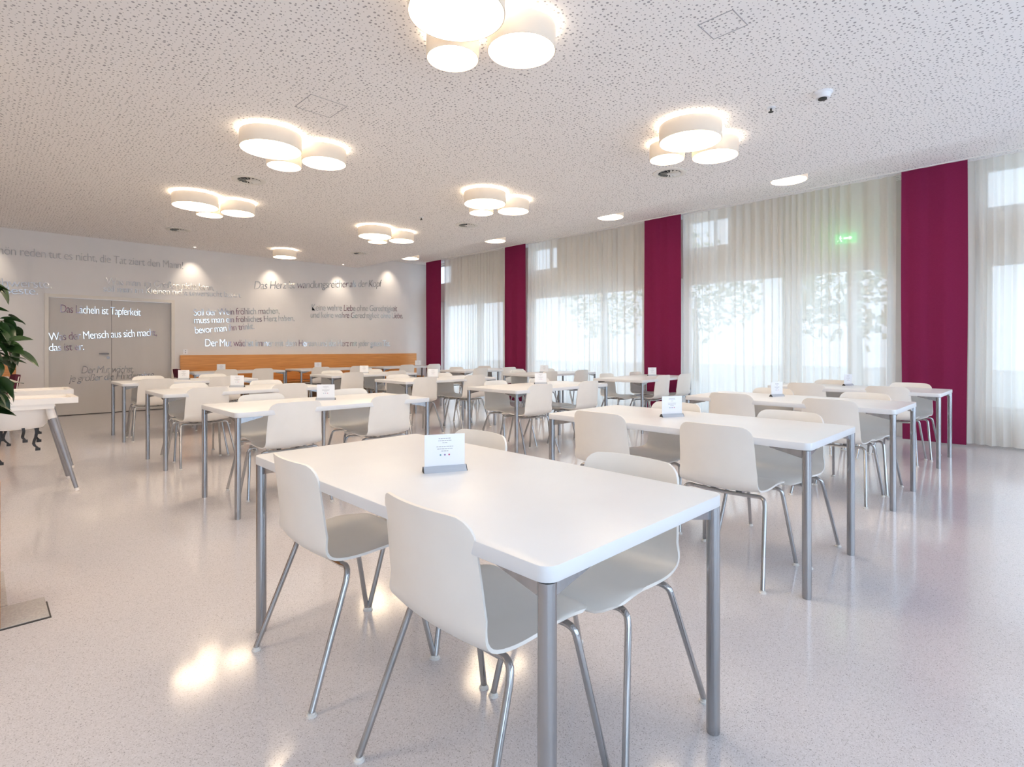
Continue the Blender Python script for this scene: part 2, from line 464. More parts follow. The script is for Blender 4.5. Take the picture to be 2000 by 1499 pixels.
quote([('Was der Mensch aus sich macht,', .885, 1.313, 2.471, 1.426, .13, 0), ('das ist er.', .885, 1.137, 1.36, 1.154, .12, 0)], 'two mirror lettering lines across the door just above its handle')
quote([('Der Mut wächst,', 1.324, .735, 2.095, .73, .12, IT), ('je größer die Hindernisse', 1.147, .589, 2.42, .62, .115, IT)], 'slanted mirror lettering low on the door under the handle')
quote([('Soll der Wein fröhlich machen,', 3.093, 1.836, 4.784, 1.953, .13, 0), ('muss man ein fröhliches Herz haben,', 3.10, 1.683, 5.116, 1.805, .12, 0), ('bevor man ihn trinkt.', 3.12, 1.478, 4.251, 1.598, .13, 0)], 'three line mirror lettering between the door and the middle of the wall')
quote([('Das Herz ist wandlungsreicher als der Kopf', 4.25, 2.458, 7.386, 2.76, .16, IT)], 'slanted mirror lettering line high on the wall under the scallops of light')
quote([('Keine wahre Liebe ohne Gerechtigkeit', 5.523, 2.057, 7.828, 2.15, .14, .1), ('und keine wahre Gerechtigkeit ohne Liebe.', 5.498, 1.89, 8.0, 1.974, .13, .1)], 'two mirror lettering lines at the window end of the wall')
quote([('Der Mut wächst immer mit dem Herzen und das Herz mit jeder guten Tat.', 3.297, 1.221, 7.612, 1.235, .14, .0)], 'longest mirror lettering line, just above the oak bench back')
for o in list(C.objects):      # letters on the recessed door leaves sit on the leaf faces
    if o.get('label') and ('door leaves' in o['label'] or 'across the door' in o['label'] or 'low on the door' in o['label']):
        o.location.y += .052

# ------------------------------------------------------------------ curtains
CX = 8.43
REAR_DRAPES = [(2.25, 2.92), (5.25, 5.70)]
def curtain_mesh(y0, y1, x, amp, wave, seed, z0, z1, dy=.012, thick=0.0):
    rnd = random.Random(seed)
    n = max(8, int((y1 - y0) / dy))
    ph = 0; xs = []
    for i in range(n + 1):
        y = y0 + (y1 - y0) * i / n
        ph += (2 * math.pi / wave) * ((y1 - y0) / n) * (1 + .35 * math.sin(y * 3.1 + seed) + .2 * math.sin(y * 9.7 + seed * 2))
        xs.append((y, math.sin(ph), math.sin(ph * .37 + seed), math.sin(ph * 2.3 + 1)))
    bm = bmesh.new(); rows = []
    zs = [z0 + (z1 - z0) * k / 10 for k in range(11)]
    for z in zs:
        f = (z - z0) / (z1 - z0)
        g = 1.0 - .35 * f
        rows.append([bm.verts.new((x + amp * g * (a + .45 * b * (1 - f) + .18 * c), y + .012 * math.sin(y * 5 + f * 4 + seed) * (1 - f), z)) for y, a, b, c in xs])
    for r0, r1 in zip(rows, rows[1:]):
        for i in range(n): bm.faces.new((r0[i], r0[i + 1], r1[i + 1], r1[i]))
    return bm
RED = [(-2.88, -.9, 'burgundy drape at the end of the window wall behind the camera'),
       (.77, 1.42, 'wide burgundy drape hanging beside the last window bay, behind the end table'),
       (4.47, 5.16, 'burgundy drape hanging between the bay with the exit sign and the next'),
       (8.09, 8.73, 'burgundy drape hanging third from the lettered wall corner bay'),
       (11.08, 11.72, 'narrow looking burgundy drape in the corner by the lettered wall')]
RED[3] = (8.09, 8.73, 'burgundy drape next after the corner one along the windows')
for i, (a, b, lab) in enumerate(RED):
    bm = curtain_mesh(a, b, CX - .03, .010 if i else .006, .34, 3 + i, .03, ZH - .012, .02)
    geom = bmesh.ops.extrude_face_region(bm, geom=list(bm.faces))
    bmesh.ops.translate(bm, verts=[v for v in geom['geom'] if isinstance(v, bmesh.types.BMVert)], vec=(.006, 0, 0))
    bmesh.ops.recalc_face_normals(bm, faces=bm.faces)
    o = mk('burgundy_curtain', bm, M_RED, smooth=True)
    tag(o, lab, 'curtain', 'burgundy drapes along the windows')
for a, b in REAR_DRAPES:
    bm = curtain_mesh(a, b, 0, .012, .34, int(a), .03, 3.1, .02)
    geom = bmesh.ops.extrude_face_region(bm, geom=list(bm.faces))
    bmesh.ops.translate(bm, verts=[v for v in geom['geom'] if isinstance(v, bmesh.types.BMVert)], vec=(.006, 0, 0))
    bmesh.ops.rotate(bm, verts=bm.verts, matrix=Matrix.Rotation(R(-90), 3, 'Z'))
    bmesh.ops.translate(bm, verts=bm.verts, vec=(0, Y0 + .2, 0))
    bmesh.ops.recalc_face_normals(bm, faces=bm.faces)
    tag(mk('burgundy_curtain', bm, M_RED, smooth=True), 'burgundy drape hanging at the rear glazing %s' % ('near its middle' if a < 4 else 'on the window side'), 'curtain', 'burgundy drapes at the rear glazing')
SHEER = [(-.9, .775, 'sheer white curtain in front of the sill window beyond the last burgundy drape'),
         (1.50, 4.49, 'sheer white curtain in front of the glazed door with the exit sign'),
         (5.14, 6.46, 'sheer white curtain half next to the exit bay drape, full length'),
         (6.48, 8.11, 'sheer white curtain half reaching the second drape from the corner'),
         (8.71, 11.10, 'sheer white curtain in the bay beside the lettered wall corner')]
for i, (a, b, lab) in enumerate(SHEER):
    o = mk('sheer_curtain', curtain_mesh(a, b, CX + .09, .030, .125, 11 + i, .035, ZH - .012), M_SHEER, smooth=True)
    tag(o, lab, 'curtain', 'sheer curtains along the windows')
bm = bmesh.new(); box(bm, CX - .055, CX - .02, Y0 + .4, 11.75, ZH - .012, ZH); box(bm, CX + .07, CX + .11, Y0 + .4, 11.75, ZH - .012, ZH)
struct('trim_2', bm, M_PLASTER)

# exit sign on the wall above the glazed door
t = thing('exit_sign', 'small green lit emergency exit sign seen through the sheer curtain', 'sign', (XW - .002, 2.145, 2.755))
mk('sign_box', B(-.05, 0, -.13, .13, -.068, .068), principled('exit_green', (.01, .42, .10), .4, emit=(.03, .9, .22), estr=1.1), t, bevel=.004)
bm = bmesh.new()
def poly(bm, pts, x=-.052):
    bm.faces.new([bm.verts.new((x, -a, b)) for a, b in pts])
poly(bm, [(-.02, .012), (.045, .012), (.045, .035), (.09, 0), (.045, -.035), (.045, -.012), (-.02, -.012)])       # arrow
for pts in ([(-.075, .03), (-.06, .045), (-.05, .03), (-.06, .02)], [(-.085, .015), (-.06, .02), (-.05, -.01), (-.07, -.01)], [(-.07, -.01), (-.06, -.01), (-.035, -.045), (-.045, -.045)], [(-.07, -.01), (-.075, -.015), (-.105, -.035), (-.10, -.045)], [(-.06, .018), (-.035, .0), (-.035, -.006), (-.065, .008)]):
    poly(bm, pts)
mk('pictogram', bm, emission('exit_white', (.75, 1, .8), 3.2), t)

# ------------------------------------------------------------------ ceiling fittings
def drum(name, r, h, label, loc, group, gap=.022):
    """fabric drum lamp; origin at the ceiling"""
    t = thing(name, label, 'lamp', loc, 0, group)
    n = 40
    bm = bmesh.new()
    lathe(bm, [(r, -gap), (r, -gap - h), (r - .006, -gap - h), (r - .006, -gap)], n)
    bm.faces.ensure_lookup_table()
    mk('lamp_shade', bm, M_SHADE, t, smooth=True)
    bm = bmesh.new(); lathe(bm, [(0, -gap - h + .040), (r - .008, -gap - h + .040), (r - .008, -gap - h + .046), (0, -gap - h + .046)], n)
    mk('light_diffuser', bm, M_DIFF, t)
    bm = bmesh.new(); lathe(bm, [(0, -gap - .02), (r - .02, -gap - .02), (r - .02, -gap - .012), (0, -gap - .012)], n)
    mk('upward_light', bm, M_UPGLOW, t)
    bm = bmesh.new(); lathe(bm, [(0, 0), (.05, 0), (.05, -gap - .011), (0, -gap - .011)], 16)
    mk('ceiling_mount', bm, M_PLASTER, t)
    return t
kinds = [('big', .265, (0, 0)), ('medium sized', .21, (.515, .01)), ('small', .165, (.27, .375))]
spots_ = [((1.86, 2.31), 'cluster over the front table, cut by the upper edge'), ((1.92, 5.09), 'cluster second in the row towards the grey door'),
          ((4.47, 2.29), 'cluster close to the windows, above a round air vent'), ((2.0, 7.82), 'cluster closest to the grey door'),
          ((4.57, 5.11), 'middle cluster of the row nearer the windows'), ((4.63, 7.87), 'far cluster of the row nearer the windows, by the lettered wall'),
          ((-.80, 2.31), 'cluster above the planter side, unseen, added as warm fill'), ((-.80, 5.09), 'cluster above the high chairs, unseen, added as warm fill'), ((-.80, 7.82), 'cluster before the far planter side, unseen, added as warm fill')]  # unseen clusters added to brighten and warm the planter side of the room
protos = {}
for (cx, cy), where in spots_:
    for k, r, (dx, dy) in kinds:
        lab = '%s drum lamp, %s' % (k, where)
        loc = (cx + dx, cy + dy, ZL)
        grp = '%s drum lamps of the ceiling clusters' % k
        if k not in protos: protos[k] = drum('drum_lamp', r, .14, lab, loc, grp)
        else: dup(protos[k], loc, 0, lab)
drum('drum_lamp', .22, .14, 'single round drum lamp close to the lettered wall', (4.40, 10.95, ZL), 'single drum lamps')
for y, w in ((2.28, 'beside the wide burgundy drape'), (4.85, 'second along the window ceiling strip'), (7.45, 'third along the window ceiling strip'), (10.25, 'at the corner end of the window ceiling strip'), (-.4, 'of the window strip behind the camera')):
    drum('drum_lamp', .20, .14, 'single round drum lamp %s' % w, (6.92, y, ZH), 'single drum lamps', gap=.115)

def vent(loc, label, rot):
    t = thing('swirl_vent', label, 'vent', loc, rot, 'round swirl vents in the ceiling')
    bm = bmesh.new(); lathe(bm, [(.185, 0), (.185, -.006), (.15, -.012), (.125, -.006), (.125, 0)], 40)
    mk('vent_ring', bm, M_GREYTRIM, t, smooth=True)
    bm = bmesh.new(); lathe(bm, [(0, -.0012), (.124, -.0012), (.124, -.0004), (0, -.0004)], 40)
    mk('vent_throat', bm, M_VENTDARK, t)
    bm = bmesh.new()
    for k in range(16):
        a = 2 * math.pi * k / 16
        p = []
        for r_, w, z in ((.03, .004, -.003), (.12, .012, -.003), (.12, .012, -.013), (.03, .004, -.013)):
            p.append((r_, w, z))
        c, s = math.cos(a), math.sin(a)
        q = [(.03, -.003, -.004), (.121, -.012, -.004), (.121, .006, -.016), (.03, .004, -.012)]
        vs = [bm.verts.new((x * c - y * s, x * s + y * c, z)) for x, y, z in q]
        vs2 = [bm.verts.new((x * c - (y + .003) * s, x * s + (y + .003) * c, z)) for x, y, z in q]
        bm.faces.new(vs); bm.faces.new(vs2[::-1])
        for i in range(4): bm.faces.new((vs[i], vs2[i], vs2[(i + 1) % 4], vs[(i + 1) % 4]))
    lathe(bm, [(0, -.004), (.03, -.004), (.03, -.014), (0, -.014)], 16)
    mk('vent_blades', bm, M_GREYTRIM, t)
    return t
for (x, y), w in (((2.28, 6.71), 'between the two clusters on the door side'), ((5.57, 3.10), 'just beyond the cluster close to the windows'), ((2.4, 10.37), 'close to the lettered wall on the door side'), ((5.61, 6.71), 'beyond the middle cluster near the windows'), ((5.69, 10.28), 'farther along near the window end of the lettered wall')):
    vent((x, y, ZL), 'round swirl ceiling vent %s' % w, .3)
t = thing('smoke_detector', 'round white smoke detector on the ceiling near the windows', 'smoke detector', (4.66, 1.29, ZL))
bm = bmesh.new(); lathe(bm, [(0, 0), (.07, 0), (.07, -.008), (.058, -.014), (.055, -.035), (.045, -.045), (0, -.045)], 32); mk('detector_body', bm, M_PAPER, t, smooth=True)
bm = bmesh.new(); lathe(bm, [(.030, -.045), (.030, -.055), (.02, -.058), (0, -.058)], 24); mk('sensing_chamber', bm, M_VENTDARK, t, smooth=True)
def nozzle(loc, label):
    t = thing('sprinkler_head', label, 'sprinkler', loc, 0, 'sprinkler heads')
    bm = bmesh.new(); lathe(bm, [(0, 0), (.035, 0), (.035, -.004), (.012, -.008), (0, -.008)], 20); mk('rosette', bm, M_PAPER, t, smooth=True)
    bm = bmesh.new(); lathe(bm, [(0, -.008), (.008, -.008), (.007, -.03), (.020, -.034), (.020, -.037), (0, -.037)], 16); mk('nozzle', bm, M_VENTDARK, t, smooth=True)
nozzle((4.65, 1.67, ZL), 'tiny dark ceiling nozzle beside the smoke detector')
nozzle((4.79, 6.8, ZL), 'tiny ceiling nozzle between the middle and far lamp clusters')
def hatch(x0, x1, y0, y1, label):
    bm = bmesh.new()
    w = .006
    for a in ((x0, x1, y0, y0 + w), (x0, x1, y1 - w, y1), (x0, x0 + w, y0, y1), (x1 - w, x1, y0, y1)):
        box(bm, a[0], a[1], a[2], a[3], ZL - .0015, ZL + .001)
    cx, cy = (x0 + x1) / 2, (y0 + y1) / 2
    bmesh.ops.translate(bm, verts=bm.verts, vec=(-cx, -cy, -ZL))
    o = mk('ceiling_hatch', bm, M_INK); o.location = (cx, cy, ZL)
    tag(o, label, 'hatch', 'flush ceiling hatches')
hatch(3.14, 3.36, 1.34, 1.56, 'flush square ceiling hatch outline near the front lamp cluster')
hatch(1.85, 2.16, 4.10, 4.41, 'flush square ceiling hatch outline before the second door side cluster')
# recessed wall-washer spots
for x, w in ((.05, 'above the plant beside the door'), (3.04, 'just past the grey door'), (4.6, 'third along the lettered wall'), (6.17, 'over the slanted lettering end'), (7.55, 'in the high strip close to the corner')):
    z = ZL if x < STEP else ZH
    t = thing('recessed_spot', 'tiny recessed spotlight washing the lettered wall %s' % w, 'spotlight', (x, 11.93, z), 0, 'recessed wall spots')
    bm = bmesh.new(); lathe(bm, [(.022, 0), (.034, 0), (.034, -.004), (.022, -.004)], 20); mk('spot_ring', bm, M_PAPER, t)
    bm = bmesh.new(); lathe(bm, [(0, -.0005), (.021, -.0005), (.021, -.002), (0, -.002)], 20); mk('spot_lens', bm, M_DIFF, t)
    ld = bpy.data.lights.new('spot_beam', 'SPOT'); ld.energy = SPOT_POWER; ld.color = (1, .84, .66); ld.spot_size = R(74); ld.spot_blend = 1.0; ld.shadow_soft_size = .02
    lo = bpy.data.objects.new('spot_beam', ld); C.objects.link(lo); lo.parent = t
    lo.location = (0, 0, -.02); lo.rotation_euler = (R(13), 0, 0)

# ------------------------------------------------------------------ tables
TL, TWD, TH = 1.65, .82, .74
def make_table(label, loc, rz, group):
    """long axis on local X"""
    t = thing('dining_table', label, 'table', loc, rz, group)
    bm = B(-TL / 2, TL / 2, -TWD / 2, TWD / 2, TH - .036, TH)
    es = [e for e in bm.edges if abs(e.verts[0].co.z - e.verts[1].co.z) > .01]
    bmesh.ops.bevel(bm, geom=es, offset=.035, segments=5, affect='EDGES', profile=.5)
    es = [e for e in bm.edges if len(e.link_faces) == 2 and e.calc_face_angle(0) > 1.2]
    bmesh.ops.bevel(bm, geom=es, offset=.003, segments=2, affect='EDGES', profile=.5)
    mk('tabletop', bm, M_TABLE, t, smooth=True)
    for sx in (-1, 1):
        for sy in (-1, 1):
            lx, ly = sx * (TL / 2 - .024), sy * (TWD / 2 - .024)
            bm = bmesh.new(); tube(bm, [(lx, ly, .006), (lx, ly, TH - .037)], .0205, 20)
            lathe(bm, [(0, 0), (.0195, 0), (.0195, .008), (0, .008)], 20, (lx, ly, 0))
            leg = mk('leg', bm, M_SATIN, t, smooth=True)
            bm = bmesh.new()
            for ax in (0, 1):
                L = .17; q = [(.018, -.0365), (L, -.0365), (L, -.044), (.018, -.078)]
                off = .003
                def P(u, w, o):
                    if ax == 0: return (lx - sx * u, ly + o, TH + w)
                    return (lx + o, ly - sy * u, TH + w)
                v1 = [bm.verts.new(P(u, w, -off)) for u, w in q]; v2 = [bm.verts.new(P(u, w, off)) for u, w in q]
                bm.faces.new(v1); bm.faces.new(v2[::-1])
                for i in range(4): bm.faces.new((v1[i], v2[i], v2[(i + 1) % 4], v1[(i + 1) % 4]))
            bmesh.ops.recalc_face_normals(bm, faces=bm.faces)
            mk('corner_bracket', bm, M_SATIN, leg)
    return t
TG = 'white dining tables of the canteen'
TABLES = [  # key, centre, rotation, label
    ('A', (1.235, 1.555), 90, 'big white table standing in front of all the other tables'),
    ('B', (3.19, 1.645), 90, 'white table next to the front table on its window side'),
    ('C', (5.14, 1.655), 90, 'white table, third of the front row counted towards the windows'),
    ('D', (7.14, 1.64), 90, 'white table at the end of the front row, before the wide burgundy drape'),
    ('E', (2.09, 4.40), 0, 'white table behind the front table, along the aisle to the door'),
    ('F', (2.10, 6.47), 0, 'white aisle table, second behind the front table towards the grey door'),
    ('G', (2.12, 8.68), 0, 'white aisle table just before the grey door'),
    ('H', (4.845, 4.41), 0, 'white table in the middle of the first cross row'),
    ('I', (4.87, 6.50), 0, 'white table in the middle of the second cross row'),
    ('J', (4.86, 8.60), 0, 'white table in the middle of the third cross row'),
    ('L', (7.344, 4.517), 4, 'white slightly turned table by the drape beside the exit bay'),
    ('K', (7.42, 6.50), 0, 'white table by the sheer curtains in the second cross row'),
    ('M', (7.54, 8.50), 0, 'white table by the second drape from the corner'),
    ('N', (3.60, 11.36), 0, 'white table along the oak bench at its door end'),
    ('O', (5.55, 11.36), 0, 'white table in the middle of the oak bench'),
    ('P', (7.49, 11.36), 0, 'white table along the oak bench in the curtain corner'),
    ('Q', (-.47, 11.36), 0, 'white table behind the plant, at the bench before the door'),
]
tp = None; TAB = {}
for k, (x, y), rz, lab in TABLES:
    TAB[k] = ((x, y), R(rz))
    if tp is None: tp = make_table(lab, (x, y, 0), R(rz), TG)
    else: dup(tp, (x, y, 0), R(rz), lab)

# ------------------------------------------------------------------ shell chairs
def shell_bm():
    """thin one-piece seat and back; chair faces +Y"""
    prof = catmull([(.232, .432), (.20, .448), (.12, .449), (.02, .441), (-.08, .437), (-.145, .449), (-.184, .486), (-.203, .545), (-.214, .62), (-.226, .70), (-.241, .785)] and
                   [(0, a, b) for a, b in ((.240, .428), (.205, .447), (.12, .449), (.02, .441), (-.08, .436), (-.148, .446), (-.190, .482), (-.209, .543), (-.219, .62), (-.229, .70), (-.241, .788))], 6)
    acc = [0.0]
    for a, b in zip(prof, prof[1:]): acc.append(acc[-1] + (b - a).length)
    tot = acc[-1]
    def at(s):
        s = min(max(s, 0), tot)
        for i in range(len(acc) - 1):
            if s <= acc[i + 1]:
                f = (s - acc[i]) / (acc[i + 1] - acc[i]); return prof[i].lerp(prof[i + 1], f)
        return prof[-1]
    NS, NX = 30, 18
    bm = bmesh.new(); grid = []
    def hw(f):
        return .214 + .008 * math.sin(math.pi * min(1, f * 2)) - .014 * max(0, f - .55) / .45
    for j in range(NX + 1):
        t = math.sin((j / NX - .5) * math.pi)        # denser near the edges
        col = []
        for i in range(NS + 1):
            f = i / NS
            w = hw(f); x = t * w
            def drop(r):
                e = abs(x) - (w - r)
                return 0 if e <= 0 else r - math.sqrt(max(0, r * r - e * e))
            s0, s1 = drop(.075), tot - drop(.06)
            p = at(s0 + (s1 - s0) * f)
            bk = max(0, min(1, (p.z - .44) / .10))
            q = (x / w) ** 2
            bump_ = .004 * math.cos(t * 1.5) * (1 if f > .9 else 0)
            col.append(bm.verts.new((x, p.y + .038 * q * bk, p.z + .016 * q * (1 - bk) * min(1, f * 6) + bump_)))
        grid.append(col)
    for a, b in zip(grid, grid[1:]):
        for i in range(NS): bm.faces.new((a[i], b[i], b[i + 1], a[i + 1]))
    bmesh.ops.recalc_face_normals(bm, faces=bm.faces)
    g = bmesh.ops.solidify(bm, geom=list(bm.faces), thickness=.009)
    bmesh.ops.recalc_face_normals(bm, faces=bm.faces)
    return bm
def make_chair(label, loc, rz, group):
    t = thing('shell_chair', label, 'chair', loc, rz, group)
    mk('seat_shell', shell_bm(), M_SHELL, t, smooth=True)
    # two bent tube frames, front and rear; each side a leg, joined by a dipping cross tube
    ends = {}
    for nm, yf, yt, zt in (('front', .232, .145, .425), ('rear', -.245, -.092, .424)):
        for sx in (-1, 1):
            foot = Vector((sx * .262, yf, .012)); top = Vector((sx * .222, yt + (yf - yt) * .10, zt - .045))
            c1 = Vector((sx * .214, yt + (yf - yt) * .04, zt - .014)); c2 = Vector((sx * .192, yt, zt - .002)); c3 = Vector((sx * .165, yt, zt - .003))
            bm = bmesh.new(); tube(bm, [foot, foot.lerp(top, .5), top] + catmull([top, c1, c2, c3], 3)[1:], .0105, 10)
            leg = mk('leg', bm, M_CHROME, t, smooth=True)
            bm = bmesh.new(); lathe(bm, [(0, 0), (.0165, 0), (.0165, .005), (.0125, .007), (.012, .014), (.0, .014)], 14, (foot.x, foot.y, 0))
            mk('glide', bm, M_GLIDE, leg)
        bm = bmesh.new()
        tube(bm, catmull([(-.165, yt, zt - .003), (-.10, yt, zt - .006), (0, yt, zt - .008), (.10, yt, zt - .006), (.165, yt, zt - .003)], 3), .0105, 8)
        mk('cross_tube', bm, M_CHROME, t, smooth=True)
    bm = bmesh.new()
    for sx in (-.07, .07): box(bm, sx - .016, sx + .016, -.06, .12, .412, .428)
    mk('seat_carrier', bm, M_CHROME, t, bevel=.003)
    return t
cp = None
def chair(x, y, rz, label, group):
    global cp
    if cp is None: cp = make_chair(label, (x, y, 0), R(rz), group)
    else: dup(cp, (x, y, 0), R(rz), label, group)
G1, G2, G3 = 'shell chairs of the front row tables', 'shell chairs of the cross row tables', 'shell chairs along the oak bench'
FR = [('A', 'front table', .955, .83, [(1.025, 1.155), (1.02, 1.955)], [(1.49, 1.10), (1.49, 1.935)]),
      ('B', 'table next to the front one', 0, 0, [(2.955, 1.275), (2.96, 2.02)], [(3.43, 1.20), (3.43, 1.97)]),
      ('C', 'third table of the front row', 0, 0, [(4.93, 1.26), (4.93, 2.04)], [(5.40, 1.22), (5.40, 2.00)]),
      ('D', 'table before the wide burgundy drape', 0, 0, [(6.93, 1.26), (6.93, 2.04)], [(7.36, 1.20), (7.36, 2.00)])]
for key, nm, _, _, L_, R_ in FR:
    for (x, y), e in zip(L_, ('near end', 'far end')):
        chair(x, y, -90 + random.uniform(-2, 2), 'white shell chair, aisle side of the %s, %s' % (nm, e), G1)
    for (x, y), e in zip(R_, ('near end', 'far end')):
        chair(x, y, 90 + random.uniform(-2, 2), 'white shell chair, window side of the %s, %s' % (nm, e), G1)
CR = [('E', 'aisle table behind the front table', 4.20, 4.64, (1.69, 2.50), (1.75, 2.56)),
      ('F', 'second aisle table', 6.27, 6.70, (1.66, 2.51), (1.71, 2.54)),
      ('G', 'aisle table before the grey door', 8.46, 8.90, (1.67, 2.49), (1.73, 2.57)),
      ('H', 'middle table of the first cross row', 4.20, 4.63, (4.40, 5.26), (4.50, 5.28)),
      ('I', 'middle table of the second cross row', 6.29, 6.72, (4.36, 5.26), (4.45, 5.27)),
      ('J', 'middle table of the third cross row', 8.38, 8.82, (4.40, 5.24), (4.45, 5.27)),
      ('L', 'turned table by the exit bay drape', 4.29, 4.76, (7.17, 7.83), (6.98, 7.80)),
      ('K', 'second cross row table by the sheer curtain', 6.29, 6.72, (6.93, 7.80), (7.00, 7.83)),
      ('M', 'table by the second drape from the corner', 8.29, 8.72, (7.12, 7.92), (7.18, 7.95))]
for key, nm, yn, yf, xn, xf in CR:
    for x, e in zip(xn, ('aisle end', 'window end')):
        chair(x, yn, random.uniform(-3, 3), 'white shell chair seen from behind, %s, %s' % (nm, e), G2)
    for x, e in zip(xf, ('aisle end', 'window end')):
        chair(x, yf, 180 + random.uniform(-3, 3), 'white shell chair facing the camera, %s, %s' % (nm, e), G2)
for nm, xs in (('bench table by the door', (3.31, 3.97)), ('middle bench table', (5.16, 6.02)), ('bench table in the curtain corner', (7.30, 8.08))):
    for x, e in zip(xs, ('door end', 'window end')):
        chair(x, 11.13, random.uniform(-3, 3), 'white shell chair seen from behind, %s, %s' % (nm, e), G3)

# burgundy upholstered chairs at the bench table ends
def red_chair(loc, rz, label):
    t = thing('upholstered_chair', label, 'chair', loc, rz, 'burgundy backed chairs at the bench tables')
    mk('seat_shell', shell_bm(), M_SHELL, t, smooth=True)
    bm = bmesh.new()
    rows = []
    for k in range(6):
        z = .50 + .30 * k / 5; yb = -.188 - .055 * k / 5
        rows.append([bm.verts.new((.19 * s * (1 if k < 5 else .85), yb + .03 * s * s + .004, z)) for s in (-1, -.6, -.2, .2, .6, 1)])
    for r0, r1 in zip(rows, rows[1:]):
        for i in range(5): bm.faces.new((r0[i], r0[i + 1], r1[i + 1], r1[i]))
    bmesh.ops.recalc_face_normals(bm, faces=bm.faces)
    bmesh.ops.solidify(bm, geom=list(bm.faces), thickness=.05)
    bmesh.ops.recalc_face_normals(bm, faces=bm.faces)
    o = mk('back_cushion', bm, M_UPHOL, t, smooth=True); o.location.y = -.012
    for sy, yt in ((.232, .145), (-.245, -.125)):
        for sx in (-1, 1):
            bm = bmesh.new(); tube(bm, [(sx * .262, sy, 0), (sx * .2, yt, .42)], .0095, 10); mk('leg', bm, M_CHROME, t, smooth=True)
    return t
red_chair((.20, 10.62, 0), R(98), 'chair with burgundy padded back beside the plant leaves and the door frame')
red_chair((2.80, 11.37, 0), R(-88), 'chair with burgundy padded back at the door end of the long bench')

# ------------------------------------------------------------------ table cards
def make_card(label, loc, rz):
    t = thing('table_card', label, 'card', loc, rz, 'menu cards in metal holders on the tables')
    bm = bmesh.new()
    q = [(-.021, 0), (.021, 0), (.005, .021), (-.005, .021)]
    a = [bm.verts.new((-.078, y, z)) for y, z in q]; b = [bm.verts.new((.078, y, z)) for y, z in q]
    bm.faces.new(a[::-1]); bm.faces.new(b)
    for i in range(4): bm.faces.new((a[i], a[(i + 1) % 4], b[(i + 1) % 4], b[i]))
    bmesh.ops.recalc_face_normals(bm, faces=bm.faces)
    h = mk('holder', bm, M_ALU, t)
    bm = bmesh.new()
    q = [(-.0205, .001), (.0205, .001), (.005, .0205), (-.005, .0205)]
    for x0, x1 in ((-.0805, -.0782), (.0782, .0805)):
        bm = bmesh.new()
        a = [bm.verts.new((x0, y, z)) for y, z in q]; b = [bm.verts.new((x1, y, z)) for y, z in q]
        bm.faces.new(a); bm.faces.new(b)
        for i in range(4): bm.faces.new((a[i], a[(i + 1) % 4], b[(i + 1) % 4], b[i]))
        bmesh.ops.recalc_face_normals(bm, faces=bm.faces)
        mk('end_cap', bm, M_BLACK, h)
    c = mk('card_sheet', B(-.074, .074, -.001, .001, .0205, .135), M_PAPER, t)
    bm = bmesh.new()
    rnd = random.Random(3)
    for z, w in ((.120, .046), (.112, .048), (.104, .018), (.090, .062), (.082, .056), (.074, .026)):
        x = -w / 2
        while x < w / 2 - .003:
            l_ = min(rnd.uniform(.004, .011), w / 2 - x)
            box(bm, x, x + l_, -.0014, -.0010, z - .0012, z + .0012); x += l_ + .0018
    mk('print', bm, M_INK, c)
    for x, col in ((-.016, (.16, .35, .40)), (0, (.25, .16, .40)), (.016, (.50, .06, .15))):
        bm = bmesh.new(); lathe(bm, [(0, 0), (.0032, 0), (.0032, .0005), (0, .0005)], 10)
        bmesh.ops.rotate(bm, verts=bm.verts, matrix=Matrix.Rotation(R(90), 3, 'X')); bmesh.ops.translate(bm, verts=bm.verts, vec=(x, -.0009, .060))
        mk('emblem', bm, principled('emblem_ink', col, .6), c)
    return t
cd = None
for (x, y), a, lab in [((1.215, 1.578), -26, 'white menu card in a metal holder on the front table'), ((3.23, 1.78), -28, 'white menu card on the table next to the front table'),
        ((5.27, 1.84), -20, 'white menu card on the third table of the front row'), ((7.42, 1.78), -20, 'white menu card on the table before the wide burgundy drape'),
        ((2.14, 4.45), -36, 'white menu card on the aisle table behind the front table'), ((2.12, 6.62), -40, 'white menu card on the second aisle table'),
        ((2.09, 8.75), -36, 'white menu card on the aisle table before the grey door'), ((3.36, 11.4), -10, 'white menu card on the bench table by the door'),
        ((5.28, 11.35), -10, 'white menu card on the middle bench table'), ((4.9, 8.7), -35, 'white menu card on the middle table of the third cross row'),
        ((5.0, 4.55), -35, 'white menu card on the middle table of the first cross row'), ((4.86, 6.6), -35, 'white menu card on the middle table of the second cross row'), ((7.75, 4.62), -30, 'white menu card on the turned table by the exit bay drape'),
        ((7.35, 6.6), -40, 'white menu card on the second cross row table by the sheer curtain'), ((7.86, 11.3), -30, 'white menu card on the bench table in the curtain corner')]:
    if cd is None: cd = make_card(lab, (x, y, TH), R(a))
    else: dup(cd, (x, y, TH), R(a), lab)

